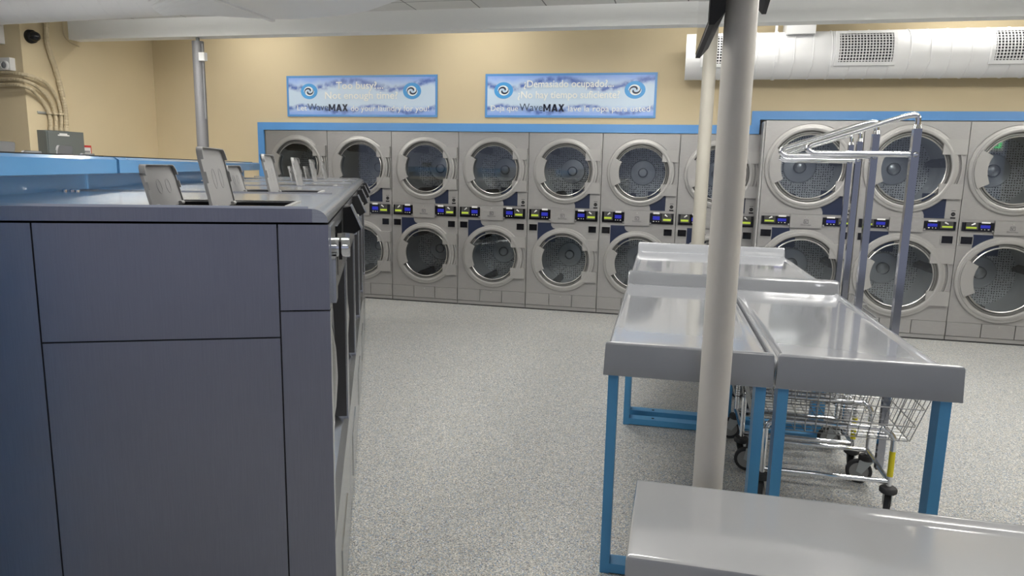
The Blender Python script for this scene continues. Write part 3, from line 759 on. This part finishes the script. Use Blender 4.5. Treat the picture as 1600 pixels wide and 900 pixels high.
# ================================================================== DUCTS
def grille(parent, x0, x1, z0, z1, cyl, m=DUCT):
    # parent-local: duct axis on x, centre y=0,z=0, radius cyl. Grille bows with the duct
    yf = lambda z: -math.sqrt(max(1e-4, (cyl + .022) ** 2 - z * z))
    bm = B(); f = .03; n = 8
    def curved(xa, xb, za, zb, off, th):
        zs = [za + (zb - za) * k / n for k in range(n + 1)]
        for a, b_ in zip(zs, zs[1:]):
            v = [bm.verts.new(p) for p in ((xa, yf(a) - off, a), (xb, yf(a) - off, a), (xb, yf(b_) - off, b_), (xa, yf(b_) - off, b_),
                                           (xa, yf(a) - off + th, a), (xb, yf(a) - off + th, a), (xb, yf(b_) - off + th, b_), (xa, yf(b_) - off + th, b_))]
            for q in ((0, 1, 2, 3), (7, 6, 5, 4), (0, 4, 5, 1), (1, 5, 6, 2), (2, 6, 7, 3), (3, 7, 4, 0)): bm.faces.new([v[i] for i in q])
    curved(x0, x0 + f, z0, z1, .008, .03); curved(x1 - f, x1, z0, z1, .008, .03)
    curved(x0 + f, x1 - f, z0, z0 + f, .008, .03); curved(x0 + f, x1 - f, z1 - f, z1, .008, .03)
    g_ = obj('vent_grille', bm, m, parent)
    bm = B(); curved(x0 + f, x1 - f, z0 + f, z1 - f, -.016, .004); obj('vent_opening', bm, GRID, g_)
    bm = B(); N_ = 17
    for k in range(N_):
        xx = x0 + f + (x1 - x0 - 2 * f) * (k + .5) / N_; curved(xx - .004, xx + .004, z0 + f, z1 - f, .002, .008)
    for k in range(10):
        zz = z0 + f + (z1 - z0 - 2 * f) * (k + .5) / 10
        box(bm, x0 + f, x1 - f, yf(zz) - .002, yf(zz) + .006, zz - .0035, zz + .0035)
    obj('grille_bars', bm, m, g_)
R_ = .215; DY, DZ = 7.35, 2.675
t = thing('spiral_duct', 'long white spiral air duct on the back wall above the large dryers', 'air duct', (0, DY, DZ))
bm = B(); prof = []; x = 0.0
xs = [.005]; k = 0
tube(bm, [(.005, 0, 0), (7.4, 0, 0)], R_, 56)
obj('duct_tube', bm, DUCT, t, smooth=True)
bm = B()
xx = .165
while xx < 6.5:
    lathe(bm, [(R_, -.006), (R_ + .005, -.003), (R_ + .005, .003), (R_, .006)], (xx, 0, 0), (1, 0, 0), 48)
    xx += .163
obj('duct_seams', bm, DUCT, t, smooth=True)
for (a, b_) in ((.15, .62), (1.33, 1.84), (2.59, 3.10)): grille(t, a, b_, -.125, .190, R_)
for xx in (.83,):
    bm = B(); lathe(bm, [(R_ + .002, -.012), (R_ + .008, -.012), (R_ + .008, .012), (R_ + .002, .012)], (xx, 0, 0), (1, 0, 0), 48); box(bm, xx - .012, xx + .012, -.004, .004, R_, CEIL2 - DZ)
    obj('hanger_strap', bm, DUCT, t)
bm = B(); box(bm, .90, 1.15, -.2, .10, R_ - .05, CEIL2 - DZ - .01); o = obj('riser_box', bm, DUCT, t, bevel=.004)
# left duct, its taper and plenum
t = thing('round_duct', 'wide white round air duct under the ceiling at the top left', 'air duct')
a, b_ = Vector((-9.1, 4.50, 2.685)), Vector((-3.62, 4.50, 2.775))
bm = B(); tube(bm, [a, b_], .20, 56); obj('duct_tube', bm, DUCT, t, smooth=True)
bm = B(); d_ = (b_ - a)
for k in range(36):
    p = a + d_ * (.02 + k * .0275)
    if p.x > -3.65: break
    lathe(bm, [(.20, -.004), (.2015, -.002), (.2015, .002), (.20, .004)], p, (1, 0, 0), 40)
obj('duct_seams', bm, DUCT, t, smooth=True)
bm = B(); n = 40     # square-to-round taper
r0 = [bm.verts.new((-3.62, 4.5 + .2 * math.cos(2 * PI * k / n), 2.775 + .2 * math.sin(2 * PI * k / n))) for k in range(n)]
def sq(k):
    a = 2 * PI * k / n; c, s = math.cos(a), math.sin(a); m_ = max(abs(c), abs(s)); return (-3.28, 4.72 + .60 * c / m_, 2.84 + .135 * s / m_)
r1 = [bm.verts.new(sq(k)) for k in range(n)]
for k in range(n): bm.faces.new((r0[k], r0[(k + 1) % n], r1[(k + 1) % n], r1[k]))
obj('duct_taper', bm, DUCT, t)
bm = B(); prism(bm, [(-3.28, 4.12), (-3.28, 5.31), (-3.02, 5.345), (-2.62, 5.26), (-2.34, 5.136), (-1.96, 4.83), (-1.55, 4.40), (-1.95, 3.75), (-2.5, 4.12)], XY, 2.705, 2.975); obj('duct_plenum', bm, DUCT, t, bevel=.005)
bm = B(); box(bm, -3.29, -3.25, 4.10, 5.34, 2.69, 2.975); obj('duct_flange', bm, DUCT, t)

# ================================================================== FOLDING TABLES
TR = math.radians(1.2)
def tisl(x, y, z=0, ox=-.222, oy=2.5): return (ox + x * math.cos(TR) - y * math.sin(TR), oy + x * math.sin(TR) + y * math.cos(TR), z)
def table_top(W, Lg, zs, zl, zb, zsplash, m, parent, name='table_top', lipw=.05, splash_in=.06, side=.008):
    nx, ny = 34, 60
    def hz(x, y):
        def ss(a, b_, v): v = max(0, min(1, (v - a) / (b_ - a))); return v * v * (3 - 2 * v)
        e = min(x, W - x)
        z = max(zs + side * (1 - ss(.012, .045, e)), zs + (zl - zs) * (1 - ss(.012, lipw, y)))
        if zsplash: z = max(z, zs + (zsplash - zs) * ss(Lg - splash_in - .035, Lg - splash_in, y))
        rr = .010; q = min(e, y, Lg - y)
        if q < rr: z -= rr - math.sqrt(max(0, rr * rr - (rr - q) ** 2))
        return z
    def samp(n, L_, dense0, dense1):
        s = [0, .002, .005, .010, .016, .024, .034, .045, .056]
        m_ = [.056 + (L_ - .112 - .1) * k / n for k in range(1, n)] + [L_ - .15, L_ - .13, L_ - .11]
        e_ = [L_ - .10, L_ - .09, L_ - .08, L_ - .07, L_ - .06, L_ - .05, L_ - .04, L_ - .03, L_ - .02, L_ - .010, L_ - .005, L_ - .002, L_]
        return sorted(set([round(v, 4) for v in s + m_ + e_]))
    xs = samp(12, W, 0, 0); ys = samp(24, Lg, 0, 0)
    bm = B(); g = [[bm.verts.new((x, y, hz(x, y))) for y in ys] for x in xs]
    for i in range(len(xs) - 1):
        for j in range(len(ys) - 1): bm.faces.new((g[i][j], g[i + 1][j], g[i + 1][j + 1], g[i][j + 1]))
    rim = [g[i][0] for i in range(len(xs))] + [g[-1][j] for j in range(1, len(ys))] + [g[i][-1] for i in range(len(xs) - 2, -1, -1)] + [g[0][j] for j in range(len(ys) - 2, 0, -1)]
    fl = -.004
    low = [bm.verts.new((v.co.x + (fl if v.co.x < .001 else -fl if v.co.x > W - .001 else 0), v.co.y + (fl if v.co.y < .001 else 0), zb)) for v in rim]
    n = len(rim)
    for k in range(n): bm.faces.new((rim[k], rim[(k + 1) % n], low[(k + 1) % n], low[k]))
    inn = [bm.verts.new((min(max(v.co.x, .02), W - .02), min(max(v.co.y, .02), Lg - .02), zb)) for v in rim]
    for k in range(n): bm.faces.new((low[k], low[(k + 1) % n], inn[(k + 1) % n], inn[k]))
    inu = [bm.verts.new((v.co.x, v.co.y, zs - .03)) for v in inn]
    for k in range(n): bm.faces.new((inn[k], inn[(k + 1) % n], inu[(k + 1) % n], inu[k]))
    bm.faces.new(inu)
    bmesh.ops.remove_doubles(bm, verts=bm.verts, dist=1e-5)
    return obj(name, bm, m, parent, smooth=True)
def make_table(label, W=.586, Lg=1.79):
    t = thing('folding_table', label, 'table', (0, 0, 0), TR, 'laundry folding tables')
    table_top(W, Lg, .885, .935, .811, .960, TABLE, t)
    for yy in (.035, Lg - .078):
        for x in (.013, W - .013 - .036):
            bm = B(); box(bm, x, x + .036, yy, yy + .07, 0.0, .855); obj('leg', bm, FRAMEB, t, bevel=.004)
        bm = B(); box(bm, .049, W - .049, yy, yy + .07, .004, .042); r = obj('floor_rail', bm, FRAMEB, t, bevel=.003)
        bm = B()
        for f in (.33,): lathe(bm, [(0, 0), (.009, 0), (.009, .001), (0, .001)], (W * f, yy + .035, .042), (0, 0, 1), 10)
        obj('bolt_hole', bm, BLACK, r)
        bm = B(); box(bm, .049, W - .049, yy + .01, yy + .06, .815, .853); obj('top_rail', bm, FRAMEB, t)
    return t
tb = make_table('grey folding table at front left, beside the aisle and crossed by the near pole')
tb.location = tisl(0, 0)
for (x, y, lb) in ((.600, 0, 'grey folding table at front right, with the carts parked under it'), (0, 1.835, 'grey folding table at back left, behind the pole'), (.600, 1.835, 'grey folding table at back right, nearest the large dryers')):
    dup(tb, loc=tisl(x, y), label=lb)
# low bench in the foreground
t = thing('low_bench', 'low glossy grey seat bench with dished top across the bottom right corner', 'bench', (-.078, 1.775, 0))
def bench_top():
    W, Dp, zt, zb = 1.75, .505, .520, .395
    nx, ny = 60, 26
    def ss(a, b_, v): v = max(0, min(1, (v - a) / (b_ - a))); return v * v * (3 - 2 * v)
    xs = sorted(set([0, .004, .010, .02] + [round(.02 + (W - .04) * k / nx, 4) for k in range(nx + 1)] + [W - .01, W - .004, W]))
    ys = sorted(set([0, .004, .010, .02] + [round(.02 + (Dp - .04) * k / ny, 4) for k in range(ny + 1)] + [Dp - .01, Dp - .004, Dp]))
    def hz(x, y):
        z = zt; q = min(x, y, W - x, Dp - y)
        dish = ss(.58, .74, x) * ss(.02, .05, Dp - y) * ss(.02, .10, y)
        z -= .018 * dish
        rr = .010
        if q < rr: z -= rr - math.sqrt(max(0, rr * rr - (rr - q) ** 2))
        return z
    bm = B(); g = [[bm.verts.new((x, y, hz(x, y))) for y in ys] for x in xs]
    for i in range(len(xs) - 1):
        for j in range(len(ys) - 1): bm.faces.new((g[i][j], g[i + 1][j], g[i + 1][j + 1], g[i][j + 1]))
    rim = [g[i][0] for i in range(len(xs))] + [g[-1][j] for j in range(1, len(ys))] + [g[i][-1] for i in range(len(xs) - 2, -1, -1)] + [g[0][j] for j in range(len(ys) - 2, 0, -1)]
    low = [bm.verts.new((v.co.x, v.co.y, zb)) for v in rim]; n = len(rim)
    for k in range(n): bm.faces.new((rim[k], rim[(k + 1) % n], low[(k + 1) % n], low[k]))
    bm.faces.new(low)
    return obj('seat', bm, TABLES, t, smooth=True)
bench_top()
for x in (.06, 1.62):
    for y in (.03, .42):
        bm = B(); box(bm, x, x + .05, y, y + .05, 0, .40); obj('leg', bm, FRAMEB, t, bevel=.004)
    bm = B(); box(bm, x, x + .05, .08, .42, .0, .04); obj('floor_rail', bm, FRAMEB, t)

# ================================================================== LAUNDRY CARTS
def make_cart(label):
    t = thing('laundry_cart', label, 'laundry cart', (0, 0, 0), 0, 'chrome laundry carts under the tables')
    xa, xb, ya, yb = -.275, .275, -.19, .19
    # base frame: four legs, bottom rails
    for (x, y) in ((xa, ya), (xb, ya), (xb, yb), (xa, yb)):
        s = 1 if x > 0 else -1; q = 1 if y > 0 else -1
        bm = B(); tube(bm, fillet([(x, y, .148), (x, y, .395), (x - s * .05, y, .43)], .05), .0125, 12); lg = obj('leg', bm, CHROME, t, smooth=True)
        if x > 0 and y < 0:
            bm = B(); tube(bm, [(x, y, .205), (x, y, .325)], .0133, 12); o = obj('safety_label', bm, YEL, lg, smooth=True); o['label'] = 'yellow safety label wrapped round the leg'
        # caster
        c = bpy.data.objects.new('caster', None)
        bm = B(); lathe(bm, [(0, .152), (.033, .152), (.038, .145), (.038, .130), (.031, .124), (0, .124)], (x, y, 0), (0, 0, 1), 20); cs = obj('caster', bm, RUBBER, t, smooth=True)
        bpy.data.objects.remove(c)
        dx, dy = (.012, .034) if q < 0 else (-.03, .004); n2 = Vector((dx, dy, 0)).normalized(); pr = Vector((-n2.y, n2.x, 0))
        ctr = Vector((x + dx, y + dy, .0625))
        bm = B()
        for s2 in (-1, 1):
            o_ = pr * .018 * s2
            pts = [Vector((x, y, .126)) + o_ - n2 * .032, Vector((x, y, .126)) + o_ + n2 * .034, ctr + o_ + n2 * .014 + Vector((0, 0, .002)), ctr + o_ - n2 * .012 - Vector((0, 0, .010))]
            lo = [bm.verts.new(p - pr * .0015) for p in pts]; hi = [bm.verts.new(p + pr * .0015) for p in pts]
            bm.faces.new(lo); bm.faces.new(hi[::-1])
            for k in range(4): bm.faces.new((lo[k], hi[k], hi[(k + 1) % 4], lo[(k + 1) % 4]))
        obj('caster_fork', bm, GALV, cs)
        def wheel(prof, nm_, m_):
            bm = B(); rings = []
            for r, h in prof:
                rings.append([bm.verts.new(ctr + pr * h + (n2 * math.cos(2 * PI * k / 28) + Vector((0, 0, 1)) * math.sin(2 * PI * k / 28)) * max(r, .0005)) for k in range(28)])
            for a, b_ in zip(rings, rings[1:]):
                for k in range(28): bm.faces.new((a[k], a[(k + 1) % 28], b_[(k + 1) % 28], b_[k]))
            obj(nm_, bm, m_, cs, smooth=True)
        wheel([(.046, -.013), (.058, -.013), (.0625, -.008), (.0625, .008), (.058, .013), (.046, .013)], 'tyre', RUBBER)
        wheel([(0, -.010), (.047, -.010), (.047, .010), (0, .010)], 'wheel_hub', mat('wheel_grey', (.30, .30, .29), .5))
    for (p, q) in (((xa, ya), (xb, ya)), ((xa, yb), (xb, yb)), ((xb, ya), (xb, yb)), ((xa, ya), (xa, yb))):
        bm = B(); tube(bm, [(*p, .178), (*q, .178)], .0115, 10); obj('base_rail', bm, CHROME, t, smooth=True)
    for (p, q) in (((xa + .05, ya), (xb - .05, ya)), ((xa + .05, yb), (xb - .05, yb))):
        bm = B(); tube(bm, [(*p, .425), (*q, .425)], .0105, 10); obj('basket_support', bm, CHROME, t, smooth=True)
    # wire basket
    bm = B(); z0, z1 = .382, .70
    def corner(f):
        z = z0 + (z1 - z0) * f; return (-.325 - .07 * f, .335 + .10 * f, -.200 - .016 * f, .200 + .016 * f, z)
    levels = [0, .22, .48, .74, 1.0]
    for i, f in enumerate(levels):
        a, b_, c_, d_, z = corner(f); r = .0045 if f == 1 else .0029
        tube(bm, fillet([(a + .03, c_, z), (b_, c_, z), (b_, d_, z), (a, d_, z), (a, c_, z), (a + .03, c_, z)], .02, 3), r, 5)
    n = 15
    A, Bc = corner(0), corner(1)
    for k in range(n + 1):
        f = k / n
        xl = A[0] + (A[1] - A[0]) * f; xh = Bc[0] + (Bc[1] - Bc[0]) * f
        tube(bm, [(xh, Bc[2], z1), (xl, A[2], z0), (xl, A[3], z0), (xh, Bc[3], z1)], .0022, 4)
    for k in range(1, 9):
        f = k / 9; yl = A[2] + (A[3] - A[2]) * f; yh = Bc[2] + (Bc[3] - Bc[2]) * f
        tube(bm, [(Bc[0], yh, z1), (A[0], yl, z0), (A[1], yl, z0), (Bc[1], yh, z1)], .0022, 4)
    obj('wire_basket', bm, mat('basket_wire', (.36, .365, .37), .3, .9), t)
    # hanging rack: square upright and triangular hanger arm
    bm = B(); s = .0165; xu = xb + .004
    box(bm, xu - s, xu + s, -s, s, .16, 1.765); up_ = obj('rack_upright', bm, mat('dark_chrome', (.42, .43, .47), .1, 1.0), t, bevel=.003)
    bm = B(); lathe(bm, [(0, 1.785), (.014, 1.783), (.019, 1.765), (0, 1.765)], (xu, 0, 0), (0, 0, 1), 16); obj('upright_cap', bm, CHROME, up_, smooth=True)
    bm = B(); tube(bm, fillet([(xu, 0, 1.775), (xu, 0, 1.828), (xu - .05, 0, 1.820), (xu - .435, 0, 1.690), (xu - .455, 0, 1.672), (xu - .43, 0, 1.652), (xu + .0, 0, 1.652)], .03, 5), .0125, 12)
    am = obj('hanger_arm', bm, CHROME, t, smooth=True)
    bm = B(); 
    for q in range(5): pass
    lathe(bm, [(0, 0), (.013, 0), (.011, .009), (0, .012)], (xu, -.0165, 1.652), (0, -1, 0), 14); obj('arm_bolt', bm, CHROME, am, smooth=True)
    return t
cl = ['nearest chrome laundry cart, under the front right table, yellow label on its leg', 'second chrome laundry cart, just behind the nearest one under the front right table',
      'third chrome laundry cart, under the back right table', 'fourth and farthest chrome laundry cart, under the back right table']
cpos = [(.745, 3.515), (.690, 3.970), (.80, 4.78), (.865, 5.30)]
c0 = make_cart(cl[0])
for i, p in enumerate(cpos):
    o = c0 if i == 0 else dup(c0, label=cl[i]); o.location = (p[0], p[1], 0)

# ================================================================== LEFT WALL FITTINGS
def conduit(pts, r, label, ribs=True):
    t = thing('conduit', label, 'conduit', pts[0], 0, 'beige conduits on the left wall')
    o3 = Vector(pts[0]); P = [Vector(p) - o3 for p in pts]
    # smooth path
    path = []
    for i in range(len(P) - 1):
        p0, p1, p2, p3 = P[max(i - 1, 0)], P[i], P[i + 1], P[min(i + 2, len(P) - 1)]
        for k in range(6):
            s = k / 6; path.append(.5 * ((2 * p1) + (p2 - p0) * s + (2 * p0 - 5 * p1 + 4 * p2 - p3) * s * s + (3 * p1 - p0 - 3 * p2 + p3) * s ** 3))
    path.append(P[-1])
    # resample finely for the ribs
    fine = [path[0]]; step = .012
    for a, b_ in zip(path, path[1:]):
        n = max(1, int((b_ - a).length / step))
        for k in range(1, n + 1): fine.append(a.lerp(b_, k / n))
    rad = [r * (1.0 if k % 2 else .84) for k in range(len(fine))] if ribs else r
    bm = B(); tube(bm, fine, rad, 8); obj('conduit_tube', bm, CONDUIT, t, smooth=not ribs)
    bm = B(); lathe(bm, [(r * 1.25, 0), (r * 1.25, .03), (r, .035)], (0, 0, 0), (0, 0, 1), 12); obj('conduit_fitting', bm, CONDUIT, t)
    return t
conduit([(-6.27, 6.235, 1.85), (-6.27, 6.24, 2.08), (-6.27, 6.20, 2.33), (-6.27, 6.165, 2.47), (-6.27, 6.12, 2.60), (-6.27, 6.09, 2.72), (-6.27, 6.09, 2.82), (-6.27, 6.12, 2.96)], .026, 'thickest ribbed beige conduit climbing from the grey box to the ceiling')
conduit([(-6.275, 6.175, 1.85), (-6.275, 6.19, 2.02), (-6.27, 6.15, 2.18), (-6.25, 6.03, 2.30), (-6.22, 5.84, 2.35), (-6.32, 5.76, 2.37), (-6.63, 5.79, 2.385), (-7.2, 5.79, 2.38)], .019, 'uppermost of the three curved conduits sweeping left from the grey box')
conduit([(-6.275, 6.115, 1.85), (-6.275, 6.12, 2.0), (-6.27, 6.07, 2.14), (-6.25, 5.96, 2.23), (-6.22, 5.82, 2.285), (-6.33, 5.76, 2.315), (-6.64, 5.79, 2.32), (-7.2, 5.79, 2.31)], .019, 'middle one of the three curved conduits sweeping left from the grey box')
conduit([(-6.275, 6.05, 1.85), (-6.275, 6.05, 2.0), (-6.27, 5.99, 2.12), (-6.25, 5.88, 2.20), (-6.22, 5.80, 2.235), (-6.34, 5.755, 2.265), (-6.64, 5.79, 2.265), (-7.2, 5.79, 2.25)], .019, 'lowest of the three curved conduits sweeping left from the grey box')
t = thing('conduit_strap', 'steel strut strap holding the conduits above the grey box', 'bracket', (-6.31, 6.1, 2.02))
bm = B(); box(bm, .001, .012, -.16, .18, -.012, .012); obj('strut_channel', bm, GALV, t)
for i, y in enumerate((-.05, .02, .09, .14)):
    bm = B(); lathe(bm, [(.024, -.01), (.028, -.01), (.028, .01), (.024, .01)], (.037, y, .0), (0, 0, 1), 12); obj('pipe_clamp', bm, CONDUIT, t)
t = thing('electrical_box', 'dark grey electrical panel box on the left wall under the conduits', 'electrical box', (-6.31, 5.92, 1.28))
bm = B(); box(bm, 0, .11, 0, .46, 0, .565); obj('enclosure', bm, ELEC, t, bevel=.004)
bm = B(); box(bm, .11, .118, .012, .448, .012, .553); cv = obj('panel_cover', bm, ELEC, t, bevel=.003)
bm = B(); box(bm, .118, .122, .11, .30, .18, .42); obj('breaker_door', bm, ELEC, cv, bevel=.002)
bm = B(); box(bm, .118, .1195, .13, .27, .515, .528); box(bm, .118, .1195, .15, .245, .528, .542); o = obj('plate_label', bm, WHITEP, cv); o['label'] = 'white maker label at the top of the cover'
bm = B(); box(bm, .1225, .124, .18, .265, .36, .395); o = obj('warning_label', bm, RED, cv); o['label'] = 'red and white warning label'
bm = B(); box(bm, .1225, .124, .18, .265, .30, .36); obj('warning_text_field', bm, WHITEP, cv)
t = thing('warning_card', 'small red-edged white card on the left wall beside the grey box', 'sign', (-6.308, 6.47, 1.60))
bm = B(); box(bm, 0, .003, 0, .11, 0, .115); obj('card', bm, WHITEP, t)
bm = B(); box(bm, .003, .004, 0, .11, .092, .115); box(bm, .003, .004, .10, .11, 0, .092); o = obj('red_border', bm, RED, t)
bm = B()
for k in range(4): box(bm, .003, .004, .02 + k * .018, .03 + k * .018, .035, .058)
obj('card_marks', bm, INK, t)
t = thing('dome_camera', 'black dome security camera high on the left wall', 'security camera', (-6.31, 5.93, 2.745))
bm = B(); lathe(bm, [(0, 0), (.062, 0), (.066, .01), (.062, .045), (.052, .055), (0, .055)], (0, 0, 0), (1, 0, 0), 28); obj('camera_base', bm, BLACK, t, smooth=True)
bm = B(); lathe(bm, [(.050, .052), (.048, .075), (.036, .10), (.018, .113), (0, .117)], (0, 0, 0), (1, 0, 0), 28); obj('camera_dome', bm, BLACKG, t, smooth=True)
bm = B(); tube(bm, [(.03, .06, .01), (.03, .09, .0), (.03, .125, .005)], .004, 6); obj('camera_cable', bm, CONDUIT, t)
t = thing('emergency_light', 'white emergency light with round lamp at the left edge', 'emergency light', (-6.50, 5.83, 2.46))
bm = B(); box(bm, -.22, .10, -.06, 0, -.055, .065); obj('lamp_case', bm, WHITEP, t, bevel=.02, seg=3)
bm = B(); lathe(bm, [(.045, 0), (.045, .018), (.036, .022), (.034, .012), (0, .008)], (.045, -.058, -.01), (0, -1, 0), 24); hd = obj('lamp_head', bm, WHITEP, t, smooth=True)
bm = B(); lathe(bm, [(.030, .020), (0, .026)], (.045, -.058, -.01), (0, -1, 0), 20); obj('lamp_lens', bm, mat('lamp_lens_grey', (.25, .26, .28), .1), hd)
t = thing('wall_cabinet', 'white box high on the wall at the top left edge', 'box', (-6.9, 5.83, 2.66))
bm = B(); box(bm, 0, .40, -.14, 0, 0, .21); obj('cabinet_body', bm, WHITEP, t, bevel=.005)
bm = B(); box(bm, .01, .39, -.146, -.14, .01, .20); obj('cabinet_door', bm, WHITEP, t, bevel=.003)
t = thing('beam_edge_cable', 'beige cable loop pinned beside the end of the ceiling beam', 'cable', (-6.30, 6.36, 2.80))
bm = B(); tube(bm, fillet([(0, -.03, .17), (0, -.03, .02), (0, .04, -.03), (0, .16, -.05)], .04), .006, 6); obj('cable_run', bm, CONDUIT, t, smooth=True)

# exit sign behind the tables, seen mirrored in the right-hand dryer glass
t = thing('exit_sign', 'green-lit EXIT sign hung from the ceiling, mirrored in the rightmost dryer glass', 'exit sign', (4.13, 3.80, 2.04))
bm = B(); box(bm, -.17, .17, -.025, .025, -.10, .10); obj('sign_case', bm, WHITEP, t, bevel=.006)
bm = B(); tube(bm, [(0, 0, .10), (0, 0, CEIL - 2.04)], .01, 8); obj('sign_stem', bm, WHITEP, t)
lettering('EXIT', .17, 0, 0, .0265, GREENL, t, width=.27, bold=.003, facing=-1)
